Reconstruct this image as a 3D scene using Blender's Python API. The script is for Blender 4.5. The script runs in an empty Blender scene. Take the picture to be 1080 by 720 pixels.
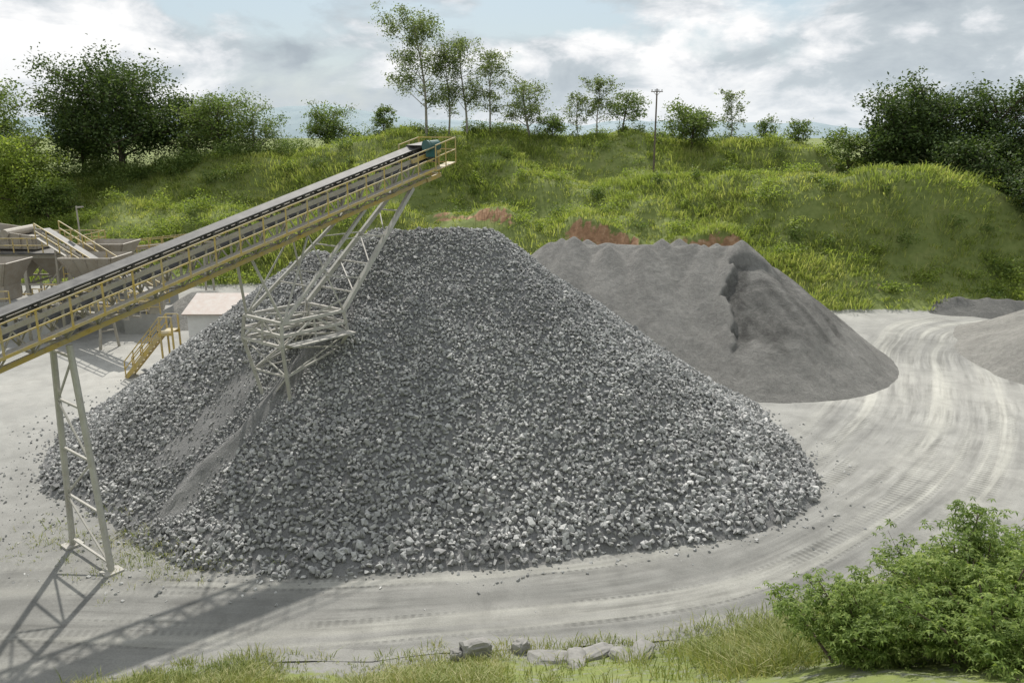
import bpy, bmesh, math, random
import numpy as np
from mathutils import Vector, Matrix
R=np.random.RandomState(7); random.seed(7)
scene=bpy.context.scene
scene.view_settings.view_transform='Standard'; scene.view_settings.look='None'; scene.view_settings.exposure=0

# ---------------------------------------------------------------- noise
def _h(ix,iy,s):
    n=np.sin(ix*127.1+iy*311.7+s*74.7)*43758.5453
    return n-np.floor(n)
def vn(x,y,s=0):
    ix=np.floor(x);iy=np.floor(y);fx=x-ix;fy=y-iy
    fx=fx*fx*(3-2*fx);fy=fy*fy*(3-2*fy)
    a=_h(ix,iy,s);b=_h(ix+1,iy,s);c=_h(ix,iy+1,s);d=_h(ix+1,iy+1,s)
    return (a*(1-fx)+b*fx)*(1-fy)+(c*(1-fx)+d*fx)*fy-0.5
def fbm(x,y,s=0,o=4):
    t=0;a=1.0
    for i in range(o):
        t=t+vn(x,y,s+i*3.1)*a;x=x*2.03+5.1;y=y*2.03+1.7;a*=.5
    return t
def sst(t):
    t=np.clip(t,0,1);return t*t*(3-2*t)

# ---------------------------------------------------------------- terrain functions
def base_y(x): return np.interp(x,[-70,-40,-20,0,10,25,35,50,70],[76,75,75,72,68,64,63,65,68])+1.6*vn(x*.2,x*0,5)
def crest_y(x): return np.interp(x,[-70,20,35,60,80],[106,104,98,93,93])
def crest_z(x): return np.interp(x,[-65,-50,-41,-29,-17,-5,7,19,27,35,43,52,60,75],[7.0,7.8,9.0,11.2,13.2,14.8,14.0,13.4,12.4,10.9,9.0,6.6,5.6,5.5])+1.5*vn(x*.13,x*0,33)+.6*vn(x*.4,x*0,37)
def toe_y(x): return np.interp(x,[-30,-12,-9,0,5,9,14,30],[16,18.0,19.2,19.9,21.0,22.0,24,28])+.6*vn(x*.8,x*0,2)+.3*vn(x*2.3,x*0,7)
def scarp(x):
    m=np.maximum(sst((x-4)/3)*sst((22-x)/3), sst((x+9)/2)*sst((1.0-x)/2)*.55)
    m=np.maximum(m, sst((x-27)/1.5)*sst((32-x)/1.5)*.3)
    m=m*np.clip(.9+.9*vn(x*.45,x*0,71),.3,1)
    ys=base_y(x)+np.interp(x,[-5,0,24,27,40],[8,6.2,5.6,2.5,2])+1.2*vn(x*.5,x*0,9)
    return m,ys
def terr(x,y):
    b=base_y(x);c=crest_y(x);cz=crest_z(x)
    t=np.clip((y-b)/(c-b),0,1)
    pw=np.interp(x,[-40,-10],[1.0,1.5])
    h=cz*(1-(1-t)**pw)*1.0
    h=h+fbm(x*.07,y*.09,3,4)*4.4*sst(t*3)*(1-.65*sst((t-.75)*4))
    h=h+1.1*np.sin(t*13+x*.09+1.5*vn(x*.08,y*.08,19))*sst(t*4)*sst((1-t)*4)
    h=h+vn(x*.45,y*.45,8)*.6*sst(t*6)
    m,ys=scarp(x)
    h=h+m*2.0*(sst((y-ys)/.8)-sst((y-ys-.9)/10))
    h=h+2.6*np.exp(-(((x-38)/12)**2))*np.exp(-(((y-75)/4.5)**2))
    far=sst((y-c)/90); h=h*(1-far)+(-1.0)*far
    fl=(1-sst((y-b+2)/4))
    h=h+fl*.07*fbm(x*.13,y*.13,12,3)
    ty=toe_y(x);d=ty-y
    bank=np.where(d>0,np.where(d<2,.28*d,.56+.60*(d-2)),0)
    bank=np.minimum(bank,12.2)+sst(d/1.5)*(.12*vn(x*1.1,y*1.1,4)+.18*vn(x*.4,y*.4,6))
    return h+bank
SEG=((-6.2,37.7),(-1.2,37.9))
def dseg(x,y,a,b):
    ax,ay=a;bx,by=b;dx=bx-ax;dy=by-ay
    t=np.clip(((x-ax)*dx+(y-ay)*dy)/(dx*dx+dy*dy),0,1)
    return np.hypot(x-ax-t*dx,y-ay-t*dy),t
def chute(x,y):
    d,t=dseg(x+.4*vn(y*.5,y*0,44),y,(-7.9,32.6),(-12.0,27.2))
    w=.16+.34*t+.35*vn(x*.9,y*.9,31)+.25*vn(x*2.5,y*2.5,35)
    a=1-sst((d-w)/.4)
    # separate patch of fines beside the streak
    d2,_=dseg(x,y,(-11.6,31.8),(-13.0,29.6))
    b=1-sst((d2-.5-.9*vn(x*.8,y*.8,51))/.7)
    return np.maximum(a,b*.85), d,t
def heap(x,y):
    d,_=dseg(x,y,*SEG)
    ang=np.arctan2(y-37.8,x+3.9)
    k=1.03-.105*np.exp(-((ang+.42)/.42)**2)+.012*np.sin(ang*5+1.2)
    d2=(np.sqrt(d*d+.35)-.3)*k
    h=9.95-.820*d2+.0076*d2*d2
    dl=np.sqrt((x+9.3)**2+(y-38.6)**2+.5)-.3
    hl=8.9-.79*dl+.0045*dl*dl
    q=h-hl
    h=np.where(np.abs(q)<.5,np.maximum(h,hl)+(.5-np.abs(q))**2*.5,np.maximum(h,hl))
    h=h+.42*fbm(x*.25,y*.25,21,3)*sst(d/3)+.16*vn(x*1.2,y*1.2,61)
    m,dc,t=chute(x,y)
    # the streak is a low ridge with a sharp lip on its lower side
    h=h+.22*np.exp(-(dc/.35)**2)-.30*np.exp(-((dc-.9)/.5)**2)*(y-(32.6+(x+7.9)*1.32)>0)
    h=np.where(h<1.0, -.30+ (h+.30)*.8+.26,h)
    return h-.12

# ---------------------------------------------------------------- materials
def mat(name):
    m=bpy.data.materials.new(name);m.use_nodes=True
    nt=m.node_tree;nt.nodes.clear();o=nt.nodes.new('ShaderNodeOutputMaterial')
    return m,nt,o
def N(nt,t,**k):
    n=nt.nodes.new(t)
    for a,b in k.items(): setattr(n,a,b)
    return n
def L(nt,a,b): nt.links.new(a,b)
def ramp(nt,fac,stops):
    r=nt.nodes.new('ShaderNodeValToRGB');e=r.color_ramp.elements
    while len(e)<len(stops): e.new(.5)
    for i,(p,c) in enumerate(stops):
        e[i].position=p;e[i].color=(c[0],c[1],c[2],1) if not isinstance(c,float) else (c,c,c,1)
    L(nt,fac,r.inputs[0]);return r
def noise(nt,scale,detail=5,rough=.6,vec=None,dist=0):
    n=nt.nodes.new('ShaderNodeTexNoise');n.inputs['Scale'].default_value=scale
    n.inputs['Detail'].default_value=detail;n.inputs['Roughness'].default_value=rough
    n.inputs['Distortion'].default_value=dist
    if vec is not None:L(nt,vec,n.inputs['Vector'])
    return n
def mix(nt,fac,a,b,bt='MIX'):
    m=nt.nodes.new('ShaderNodeMix');m.data_type='RGBA';m.blend_type=bt
    for s,v in ((0,fac),(6,a),(7,b)):
        if isinstance(v,(float,int)): m.inputs[s].default_value=v if s==0 else (v,v,v,1)
        elif isinstance(v,tuple): m.inputs[s].default_value=(v[0],v[1],v[2],1)
        else:L(nt,v,m.inputs[s])
    return m.outputs[2]
def mth(nt,op,a,b=0.0):
    m=nt.nodes.new('ShaderNodeMath');m.operation=op
    for s,v in ((0,a),(1,b)):
        if isinstance(v,(float,int)):m.inputs[s].default_value=v
        else:L(nt,v,m.inputs[s])
    return m.outputs[0]
def pbsdf(nt,o,col,rough=.9,bump=None,bs=.3,bd=.05,metal=0):
    p=nt.nodes.new('ShaderNodeBsdfPrincipled')
    if isinstance(col,tuple):p.inputs['Base Color'].default_value=(*col,1)
    else:L(nt,col,p.inputs['Base Color'])
    p.inputs['Roughness'].default_value=rough;p.inputs['Metallic'].default_value=metal
    p.inputs['Specular IOR Level'].default_value=.25
    if bump is not None:
        b=nt.nodes.new('ShaderNodeBump');b.inputs['Strength'].default_value=bs;b.inputs['Distance'].default_value=bd
        L(nt,bump,b.inputs['Height']);L(nt,b.outputs[0],p.inputs['Normal'])
    L(nt,p.outputs[0],o.inputs[0]);return p

def dirt_color(nt,vec):
    a=noise(nt,.07,4,.6,vec,.8);b=noise(nt,.8,7,.62,vec,.5);c=noise(nt,22,5,.75,vec)
    base=ramp(nt,a.outputs[0],[(.3,(.185,.184,.173)),(.5,(.235,.233,.218)),(.7,(.29,.285,.264))]).outputs[0]
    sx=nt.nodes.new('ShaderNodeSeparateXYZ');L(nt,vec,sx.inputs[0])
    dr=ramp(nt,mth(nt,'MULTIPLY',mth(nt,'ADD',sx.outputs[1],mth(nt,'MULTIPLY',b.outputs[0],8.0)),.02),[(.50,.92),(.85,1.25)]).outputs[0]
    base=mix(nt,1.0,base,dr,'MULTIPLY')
    m=ramp(nt,b.outputs[0],[(.3,.82),(.55,1.0),(.75,1.08)]).outputs[0]
    f=ramp(nt,c.outputs[0],[(.3,.80),(.6,1.07)]).outputs[0]
    x=mix(nt,1.0,base,m,'MULTIPLY');x=mix(nt,1.0,x,f,'MULTIPLY')
    hgt=mth(nt,'ADD',mth(nt,'MULTIPLY',b.outputs[0],1.0),mth(nt,'MULTIPLY',c.outputs[0],.35))
    return x,hgt

def m_ground():
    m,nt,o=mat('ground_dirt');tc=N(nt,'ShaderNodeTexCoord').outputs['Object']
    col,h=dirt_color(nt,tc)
    at=N(nt,'ShaderNodeAttribute',attribute_name='mask');sep=nt.nodes.new('ShaderNodeSeparateColor');L(nt,at.outputs[0],sep.inputs[0])
    n1=noise(nt,.35,5,.6,tc);n2=noise(nt,2.5,5,.65,tc)
    g=ramp(nt,n1.outputs[0],[(.3,(.10,.135,.035)),(.55,(.165,.20,.055)),(.75,(.235,.235,.095))]).outputs[0]
    g=mix(nt,.5,g,ramp(nt,n2.outputs[0],[(.3,(.07,.095,.025)),(.7,(.20,.225,.08))]).outputs[0])
    r=ramp(nt,n2.outputs[0],[(.3,(.17,.095,.055)),(.55,(.28,.165,.095)),(.75,(.38,.27,.18))]).outputs[0]
    gm=mth(nt,'ADD',sep.outputs[0],mth(nt,'MULTIPLY',mth(nt,'SUBTRACT',n2.outputs[0],.5),1.1))
    gm=ramp(nt,gm,[(.38,0.0),(.62,1.0)]).outputs[0]
    rm=ramp(nt,mth(nt,'ADD',sep.outputs[1],mth(nt,'MULTIPLY',mth(nt,'SUBTRACT',n2.outputs[0],.5),1.4)),[(.35,0.0),(.6,1.0)]).outputs[0]
    c=mix(nt,gm,col,g);c=mix(nt,rm,c,r)
    pbsdf(nt,o,c,.95,h,.5,.06);return m
def m_road():
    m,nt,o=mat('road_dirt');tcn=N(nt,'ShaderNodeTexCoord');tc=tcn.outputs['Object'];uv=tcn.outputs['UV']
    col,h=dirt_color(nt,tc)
    su=nt.nodes.new('ShaderNodeSeparateXYZ');L(nt,uv,su.inputs[0])
    wob=noise(nt,.045,1,.4,tc)
    uu=mth(nt,'ADD',su.outputs[0],mth(nt,'MULTIPLY',wob.outputs[0],3.0))
    def streak(sx,sy,sc,det,ro,off):
        cb=nt.nodes.new('ShaderNodeCombineXYZ');L(nt,mth(nt,'MULTIPLY',uu,sx),cb.inputs[0]);L(nt,mth(nt,'MULTIPLY',su.outputs[1],sy),cb.inputs[1]);cb.inputs[2].default_value=off
        return noise(nt,sc,det,ro,cb.outputs[0],.05)
    s=streak(1.0,.03,.85,3,.5,0.0);s2=streak(1.0,.05,3.2,3,.6,5.0)
    brk=noise(nt,.25,4,.6,tc)
    bk=ramp(nt,brk.outputs[0],[(.38,0.0),(.56,1.0)]).outputs[0]
    st=ramp(nt,s.outputs[0],[(.30,(.76,.765,.765)),(.43,(.90,.90,.90)),(.52,(1.04,1.04,1.03)),(.60,(1.22,1.215,1.18)),(.70,(.96,.96,.96))]).outputs[0]
    s2c=mix(nt,bk,(1.0,1.0,1.0),ramp(nt,s2.outputs[0],[(.35,.74),(.5,1.0),(.6,1.13)]).outputs[0])
    at=N(nt,'ShaderNodeAttribute',attribute_name='fade');fd=at.outputs[2]
    c=mix(nt,fd,col,mix(nt,1.0,mix(nt,1.0,col,st,'MULTIPLY'),s2c,'MULTIPLY'))
    cl=nt.nodes.new('ShaderNodeCombineXYZ');L(nt,mth(nt,'MULTIPLY',su.outputs[0],1.2),cl.inputs[0]);L(nt,mth(nt,'MULTIPLY',su.outputs[1],4.0),cl.inputs[1])
    wv=nt.nodes.new('ShaderNodeTexWave');wv.bands_direction='Y';wv.inputs['Scale'].default_value=.32;wv.inputs['Distortion'].default_value=1.2
    L(nt,cl.outputs[0],wv.inputs[0])
    tm=ramp(nt,s.outputs[0],[(.49,0.0),(.505,1.0),(.55,1.0),(.565,0.0)]).outputs[0]
    wm=mth(nt,'MULTIPLY',mth(nt,'MULTIPLY',tm,wv.outputs[1]),mth(nt,'MULTIPLY',fd,bk))
    c=mix(nt,mth(nt,'MULTIPLY',wm,.6),c,mix(nt,1.0,c,.55,'MULTIPLY'))
    hh=mth(nt,'ADD',h,mth(nt,'MULTIPLY',mth(nt,'MULTIPLY',s.outputs[0],fd),1.8))
    hh=mth(nt,'ADD',hh,mth(nt,'MULTIPLY',mth(nt,'MULTIPLY',s2.outputs[0],bk),.9))
    hh=mth(nt,'SUBTRACT',hh,mth(nt,'MULTIPLY',wm,.5))
    pbsdf(nt,o,c,.95,hh,.6,.07);return m
def m_stone():
    m,nt,o=mat('crushed_stone');tc=N(nt,'ShaderNodeTexCoord').outputs['Object']
    g=N(nt,'ShaderNodeNewGeometry')
    c=ramp(nt,g.outputs['Random Per Island'],[(0,(.20,.20,.197)),(.35,(.295,.295,.29)),(.7,(.385,.385,.376)),(.95,(.47,.467,.455)),(1,(.58,.57,.55))]).outputs[0]
    n=noise(nt,9,5,.7,tc);f=ramp(nt,n.outputs[0],[(.3,.76),(.65,1.10)]).outputs[0]
    big=noise(nt,.22,4,.55,tc);bf=ramp(nt,big.outputs[0],[(.35,.80),(.65,1.12)]).outputs[0]
    c=mix(nt,1.0,c,f,'MULTIPLY');c=mix(nt,1.0,c,bf,'MULTIPLY')
    pbsdf(nt,o,c,.85,n.outputs[0],.5,.03);return m
def m_heapbase():
    m,nt,o=mat('heap_gap_shade_and_fines');tc=N(nt,'ShaderNodeTexCoord').outputs['Object']
    at=N(nt,'ShaderNodeAttribute',attribute_name='fines')
    n=noise(nt,18,6,.75,tc);n2=noise(nt,1.3,4,.6,tc)
    a=ramp(nt,n.outputs[0],[(.3,.10),(.7,.22)]).outputs[0]  # stone zone: shade of the gaps between stones put into a darker base colour
    b=mix(nt,1.0,ramp(nt,n2.outputs[0],[(.3,(.15,.15,.147)),(.7,(.225,.223,.217))]).outputs[0],ramp(nt,n.outputs[0],[(.3,.65),(.7,1.2)]).outputs[0],'MULTIPLY')
    c=mix(nt,at.outputs[2],a,b)
    pbsdf(nt,o,c,.95,n.outputs[0],.8,.06);return m
def m_sand(name,lo,hi,dark):
    m,nt,o=mat(name);tc=N(nt,'ShaderNodeTexCoord').outputs['Object']
    mp=nt.nodes.new('ShaderNodeMapping');mp.inputs['Scale'].default_value=(1,1,.45);L(nt,tc,mp.inputs[0])
    n=noise(nt,30,5,.8,tc);n2=noise(nt,.5,5,.6,mp.outputs[0]);n3=noise(nt,3.5,5,.7,mp.outputs[0],.5)
    c=ramp(nt,n2.outputs[0],[(.3,lo),(.7,hi)]).outputs[0]
    c=mix(nt,1.0,c,ramp(nt,n.outputs[0],[(.3,.64),(.7,1.30)]).outputs[0],'MULTIPLY')
    c=mix(nt,1.0,c,ramp(nt,n3.outputs[0],[(.3,.76),(.7,1.14)]).outputs[0],'MULTIPLY')
    at=N(nt,'ShaderNodeAttribute',attribute_name='wet')
    wn=noise(nt,2.2,6,.75,mp.outputs[0],.8)
    wf=mth(nt,'MULTIPLY',at.outputs[2],ramp(nt,wn.outputs[0],[(.35,.45),(.55,1.0)]).outputs[0])
    c=mix(nt,wf,c,mix(nt,1.0,c,dark,'MULTIPLY'))
    h=mth(nt,'ADD',n.outputs[0],mth(nt,'MULTIPLY',n3.outputs[0],2.0))
    pbsdf(nt,o,c,.97,h,.8,.09);return m
def m_leaf(name,c0,c1,c2,tr=.35,rough=.6):
    m,nt,o=mat(name);g=N(nt,'ShaderNodeNewGeometry');tc=N(nt,'ShaderNodeTexCoord').outputs['Object']
    n=noise(nt,.55 if 'hill' not in name else .16,4,.6,tc)
    f=mth(nt,'ADD',mth(nt,'MULTIPLY',g.outputs['Random Per Island'],.55),mth(nt,'MULTIPLY',mth(nt,'SUBTRACT',n.outputs[0],.30),1.2))
    c=ramp(nt,f,[(.1,c0),(.5,c1),(.9,c2)]).outputs[0]
    d=nt.nodes.new('ShaderNodeBsdfPrincipled');L(nt,c,d.inputs['Base Color']);d.inputs['Roughness'].default_value=rough;d.inputs['Specular IOR Level'].default_value=.2
    t=nt.nodes.new('ShaderNodeBsdfTranslucent')
    L(nt,mix(nt,1.0,c,(1.25,1.3,.7),'MULTIPLY'),t.inputs[0])
    ms=nt.nodes.new('ShaderNodeMixShader');ms.inputs[0].default_value=tr
    L(nt,d.outputs[0],ms.inputs[1]);L(nt,t.outputs[0],ms.inputs[2]);L(nt,ms.outputs[0],o.inputs[0]);return m
def m_paint(name,c,dust=(.33,.31,.27),amt=.5,rust=0.15,rough=.6):
    m,nt,o=mat(name);tc=N(nt,'ShaderNodeTexCoord').outputs['Object']
    n=noise(nt,2.2,6,.7,tc);n2=noise(nt,5,6,.75,tc)
    g=N(nt,'ShaderNodeNewGeometry');sx=nt.nodes.new('ShaderNodeSeparateXYZ');L(nt,g.outputs['Normal'],sx.inputs[0])
    up=mth(nt,'MULTIPLY',mth(nt,'MAXIMUM',sx.outputs[2],0.0),.55)
    f=mth(nt,'MULTIPLY',mth(nt,'ADD',ramp(nt,n.outputs[0],[(.35,0.0),(.7,1.0)]).outputs[0],up),amt)
    f=mth(nt,'MINIMUM',f,1.0)
    c1=mix(nt,f,c,dust)
    rf=mth(nt,'MULTIPLY',ramp(nt,n2.outputs[0],[(.55,0.0),(.66,1.0)]).outputs[0],rust*2)
    c1=mix(nt,mth(nt,'MINIMUM',rf,1.0),c1,(.16,.085,.045))
    pbsdf(nt,o,c1,rough,n2.outputs[0],.15,.01);return m
def m_bark(name,a,b):
    m,nt,o=mat(name);tc=N(nt,'ShaderNodeTexCoord').outputs['Object']
    mp=nt.nodes.new('ShaderNodeMapping');mp.inputs['Scale'].default_value=(6,6,1);L(nt,tc,mp.inputs[0])
    n=noise(nt,1.5,5,.7,mp.outputs[0]);pbsdf(nt,o,ramp(nt,n.outputs[0],[(.3,a),(.7,b)]).outputs[0],.9,n.outputs[0],.5,.03);return m
M={}
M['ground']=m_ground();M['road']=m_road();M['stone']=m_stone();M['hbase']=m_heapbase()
M['sand']=m_sand('crushed_sand',(.175,.171,.16),(.26,.253,.236),.36)
M['sand2']=m_sand('pale_sand',(.21,.205,.19),(.29,.283,.26),.5)
M['sand3']=m_sand('dark_sand',(.10,.10,.096),(.17,.168,.158),.5)
M['grass']=m_leaf('hill_grass',(.125,.17,.04),(.255,.31,.082),(.43,.43,.18),.45)
M['grassn']=m_leaf('bank_grass',(.10,.14,.035),(.22,.25,.08),(.40,.37,.20),.35)
M['dark']=m_leaf('dark_foliage',(.030,.052,.018),(.062,.098,.030),(.12,.165,.05),.3)
M['mid']=m_leaf('mid_foliage',(.06,.10,.028),(.13,.185,.048),(.23,.285,.09),.35)
M['lime']=m_leaf('lime_foliage',(.115,.165,.035),(.22,.285,.06),(.36,.41,.12),.45)
M['euc']=m_leaf('gum_foliage',(.07,.10,.042),(.14,.18,.075),(.23,.27,.12),.45)
M['shrub']=m_leaf('shrub_foliage',(.075,.12,.026),(.165,.235,.055),(.31,.37,.11),.42,.6)
M['bark']=m_bark('brown_bark',(.06,.045,.032),(.15,.12,.09))
M['pale']=m_bark('pale_bark',(.20,.18,.15),(.42,.39,.34))
M['yellow']=m_paint('yellow_paint',(.50,.36,.085),(.38,.345,.26),.85,.18)
M['beige']=m_paint('dusty_galvanised_steel',(.38,.355,.30),(.27,.255,.225),.7,.22)
M['white']=m_paint('dusty_pale_steel',(.46,.45,.41),(.33,.315,.285),.75,.12)
M['belt']=m_paint('conveyor_rubber',(.06,.06,.062),(.19,.185,.175),.7,0)
M['teal']=m_paint('teal_machine_paint',(.02,.10,.10),(.2,.2,.18),.35,.05)
M['darks']=m_paint('dark_steel',(.05,.05,.05),(.2,.19,.17),.5,.1)
M['rust']=m_paint('dusty_machine_sheet',(.27,.235,.19),(.36,.335,.295),.8,.15)
M['lid']=m_paint('faded_pinkish_sheet',(.36,.27,.23),(.42,.39,.36),.7,.12)
M['conc']=m_paint('weathered_concrete',(.34,.335,.32),(.26,.255,.24),.7,0,.9)
M['wall']=m_paint('pale_render',(.62,.62,.61),(.42,.41,.39),.45,0,.9)
M['rock']=m_paint('grey_boulder',(.34,.33,.31),(.19,.185,.175),.8,0,.9)
M['wood']=m_bark('weathered_wood',(.09,.07,.055),(.18,.15,.12))
def m_mtn():
    m,nt,o=mat('haze_tinted_forest');tc=N(nt,'ShaderNodeTexCoord').outputs['Object']
    n=noise(nt,.012,6,.65,tc);pbsdf(nt,o,ramp(nt,n.outputs[0],[(.35,(.21,.27,.30)),(.65,(.27,.33,.355))]).outputs[0],1.0);return m  # distance haze painted into the forest colour as blue-grey
M['mtn']=m_mtn()

# ---------------------------------------------------------------- mesh helpers
def link(o): scene.collection.objects.link(o);return o
def meta(o,label=None,cat=None,kind=None,group=None):
    if label:o['label']=label
    if cat:o['category']=cat
    if kind:o['kind']=kind
    if group:o['group']=group
    return o
def np_obj(name,V,F,mats,parent=None,origin=(0,0,0),smooth=False,matidx=None):
    V=np.asarray(V,dtype=np.float64)-np.asarray(origin);F=np.asarray(F,dtype=np.int32)
    me=bpy.data.meshes.new(name);n,k=F.shape
    me.vertices.add(len(V));me.vertices.foreach_set('co',V.astype(np.float32).ravel())
    me.loops.add(n*k);me.loops.foreach_set('vertex_index',F.ravel())
    me.polygons.add(n);me.polygons.foreach_set('loop_start',np.arange(0,n*k,k,dtype=np.int32))
    me.polygons.foreach_set('loop_total',np.full(n,k,dtype=np.int32))
    if not isinstance(mats,(list,tuple)):mats=[mats]
    for m in mats:me.materials.append(m)
    if matidx is not None:me.polygons.foreach_set('material_index',np.asarray(matidx,dtype=np.int32))
    me.polygons.foreach_set('use_smooth',np.full(n,smooth))
    me.update(calc_edges=True);me.validate()
    o=bpy.data.objects.new(name,me)
    if parent:o.parent=parent
    else:o.location=origin
    return link(o)
def empty(name,loc):
    o=bpy.data.objects.new(name,None);o.location=loc;o.empty_display_size=.3;return link(o)
class MB:
    def __init__(s):s.v=[];s.f=[]
    def beam(s,p0,p1,w,h=None,up=(0,0,1)):
        h=h or w;p0=Vector(p0);p1=Vector(p1);d=(p1-p0)
        if d.length<1e-6:return
        d.normalize();u=Vector(up)
        if abs(d.dot(u))>.98:u=Vector((0,1,0)) if abs(d.y)<.9 else Vector((1,0,0))
        a=d.cross(u).normalized()*w/2;b=a.cross(d).normalized()*h/2
        i=len(s.v)
        for p in (p0,p1):
            for q in (a+b,-a+b,-a-b,a-b):s.v.append(tuple(p+q))
        s.f+=[(i,i+1,i+2,i+3),(i+7,i+6,i+5,i+4)]+[(i+k,i+4+k,i+4+(k+1)%4,i+(k+1)%4) for k in range(4)]
    def tube(s,path,rad,n=7,cap=True):
        i0=len(s.v);P=[Vector(p) for p in path]
        for k,p in enumerate(P):
            d=(P[min(k+1,len(P)-1)]-P[max(k-1,0)]).normalized()
            u=Vector((1,0,0)) if abs(d.x)<.8 else Vector((0,1,0))
            a=d.cross(u).normalized();b=d.cross(a)
            r=rad[k] if hasattr(rad,'__len__') else rad
            for j in range(n):
                t=2*math.pi*j/n;s.v.append(tuple(p+a*math.cos(t)*r+b*math.sin(t)*r))
        for k in range(len(P)-1):
            for j in range(n):
                s.f.append((i0+k*n+j,i0+k*n+(j+1)%n,i0+(k+1)*n+(j+1)%n,i0+(k+1)*n+j))
        if cap:
            s.f.append(tuple(i0+j for j in range(n)));s.f.append(tuple(i0+(len(P)-1)*n+j for j in reversed(range(n))))
    def poly(s,pts,th=None):
        P=[Vector(p) for p in pts];nrm=(P[1]-P[0]).cross(P[2]-P[0]).normalized()*(th or .05);i=len(s.v);n=len(P)
        for p in P:s.v.append(tuple(p))
        for p in P:s.v.append(tuple(p+nrm))
        s.f.append(tuple(reversed(range(i,i+n))));s.f.append(tuple(range(i+n,i+2*n)))
        for k in range(n):s.f.append((i+k,i+(k+1)%n,i+n+(k+1)%n,i+n+k))
    def obj(s,name,m,parent=None,origin=(0,0,0),smooth=False,bevel=0):
        me=bpy.data.meshes.new(name);o3=Vector(origin)
        me.from_pydata([tuple(Vector(v)-o3) for v in s.v],[],s.f);me.materials.append(m)
        for p in me.polygons:p.use_smooth=smooth
        me.update();o=bpy.data.objects.new(name,me)
        if parent:o.parent=parent
        else:o.location=origin
        link(o)
        if bevel:
            b=o.modifiers.new('b','BEVEL');b.width=bevel;b.segments=2
        return o
def setattr_f(o,name,vals):
    a=o.data.attributes.new(name,'FLOAT','POINT');a.data.foreach_set('value',np.asarray(vals,dtype=np.float32))
def gridF(nx,ny):
    i=np.arange((nx)*(ny)).reshape(ny,nx)
    return np.stack([i[:-1,:-1],i[:-1,1:],i[1:,1:],i[1:,:-1]],-1).reshape(-1,4)

# ---------------------------------------------------------------- ground
def axis(lo,hi,st,flo,fhi):
    c=np.arange(lo,hi+st,st);a=[];v=lo;s=st
    while v>flo:s*=1.35;v-=s;a.append(v)
    b=[];v=c[-1];s=st
    while v<fhi:s*=1.35;v+=s;b.append(v)
    return np.array(a[::-1]+list(c)+b)
xs=axis(-80,80,.6,-4500,4500);ys=axis(-12,125,.6,-200,6000)
X,Y=np.meshgrid(xs,ys);Z=terr(X,Y)
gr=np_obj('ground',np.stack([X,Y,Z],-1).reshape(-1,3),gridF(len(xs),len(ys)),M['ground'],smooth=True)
meta(gr,kind='structure')
def grassmask(x,y):
    m=sst((y-base_y(x)+.3)/1.0)
    m=np.maximum(m,.62*sst((toe_y(x)-y-.2)/1.6))
    return m
def redmask(x,y):
    m,ys_=scarp(x)
    return np.clip(m*1.7,0,1)*sst((y-ys_+.5)/.4)*sst((ys_+1.0-y)/.4)
mk=np.stack([grassmask(X,Y),redmask(X,Y),X*0,X*0+1],-1).reshape(-1,4).astype(np.float32)
ca=gr.data.color_attributes.new('mask','FLOAT_COLOR','POINT');ca.data.foreach_set('color',mk.ravel())

# road
def catmull(P,n=12):
    P=[np.array(p,float) for p in P];P=[2*P[0]-P[1]]+P+[2*P[-1]-P[-2]];o=[]
    for i in range(1,len(P)-2):
        for k in range(n):
            t=k/n;o.append(.5*((2*P[i])+(-P[i-1]+P[i+1])*t+(2*P[i-1]-5*P[i]+4*P[i+1]-P[i+2])*t*t+(-P[i-1]+3*P[i]-3*P[i+1]+P[i+2])*t**3))
    o.append(P[-2]);return np.array(o)
rp=catmull([(-60,22,6,0),(-30,20.6,6,0),(-15.6,21.4,6,0),(-4,21.9,5.0,0),(4,22.8,5.2,0),(9.5,25.2,6.5,0),(15,30.5,9,0),(20,37,11,0),(25.0,45,12.5,0),(29.0,52,11,0),(34,58,9,0),(48,60.5,8,0),(75,62,8,0)],14)
c=rp[:,:2];w=rp[:,2];tan=np.gradient(c,axis=0);tan/=np.linalg.norm(tan,axis=1)[:,None]
nr=np.stack([tan[:,1],-tan[:,0]],-1);sl=np.concatenate([[0],np.cumsum(np.linalg.norm(np.diff(c,axis=0),axis=1))])
K=25;u=np.linspace(-.5,.5,K)
RX=c[:,None,0]+nr[:,None,0]*u*w[:,None]*1.15;RY=c[:,None,1]+nr[:,None,1]*u*w[:,None]*1.15
RZ=terr(RX,RY)+.016
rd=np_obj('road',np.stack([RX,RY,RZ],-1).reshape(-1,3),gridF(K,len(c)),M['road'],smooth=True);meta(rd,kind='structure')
fd=np.broadcast_to(sst((.5-np.abs(u))/.22),RX.shape)
setattr_f(rd,'fade',fd.ravel())
uvl=rd.data.uv_layers.new(name='UVMap')
UU=np.stack([u*w[:,None],np.broadcast_to(sl[:,None],RX.shape)],-1).reshape(-1,2)
li=np.zeros(len(rd.data.loops),dtype=np.int32);rd.data.loops.foreach_get('vertex_index',li)
uvl.data.foreach_set('uv',UU[li].astype(np.float32).ravel())

# distant mountains
mx=np.linspace(-4200,4200,260)
def mtn(name,D,hb,seed,amp):
    prof=hb+amp*fbm(mx*.0016,mx*0,seed,5)
    rows=[];T=np.linspace(0,1,9)
    for t in T:
        rows.append(np.stack([mx,D+t*900+mx*0,-30+(prof+30)*np.sin(t*math.pi*.75)/1.0+18*fbm(mx*.006,mx*0+t*3,seed+4,4)*np.sin(t*math.pi)],-1))
    o=np_obj(name,np.concatenate(rows),gridF(len(mx),9),M['mtn'],smooth=True);meta(o,kind='structure')
mtn('mountain',2300,60,43,90)

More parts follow.
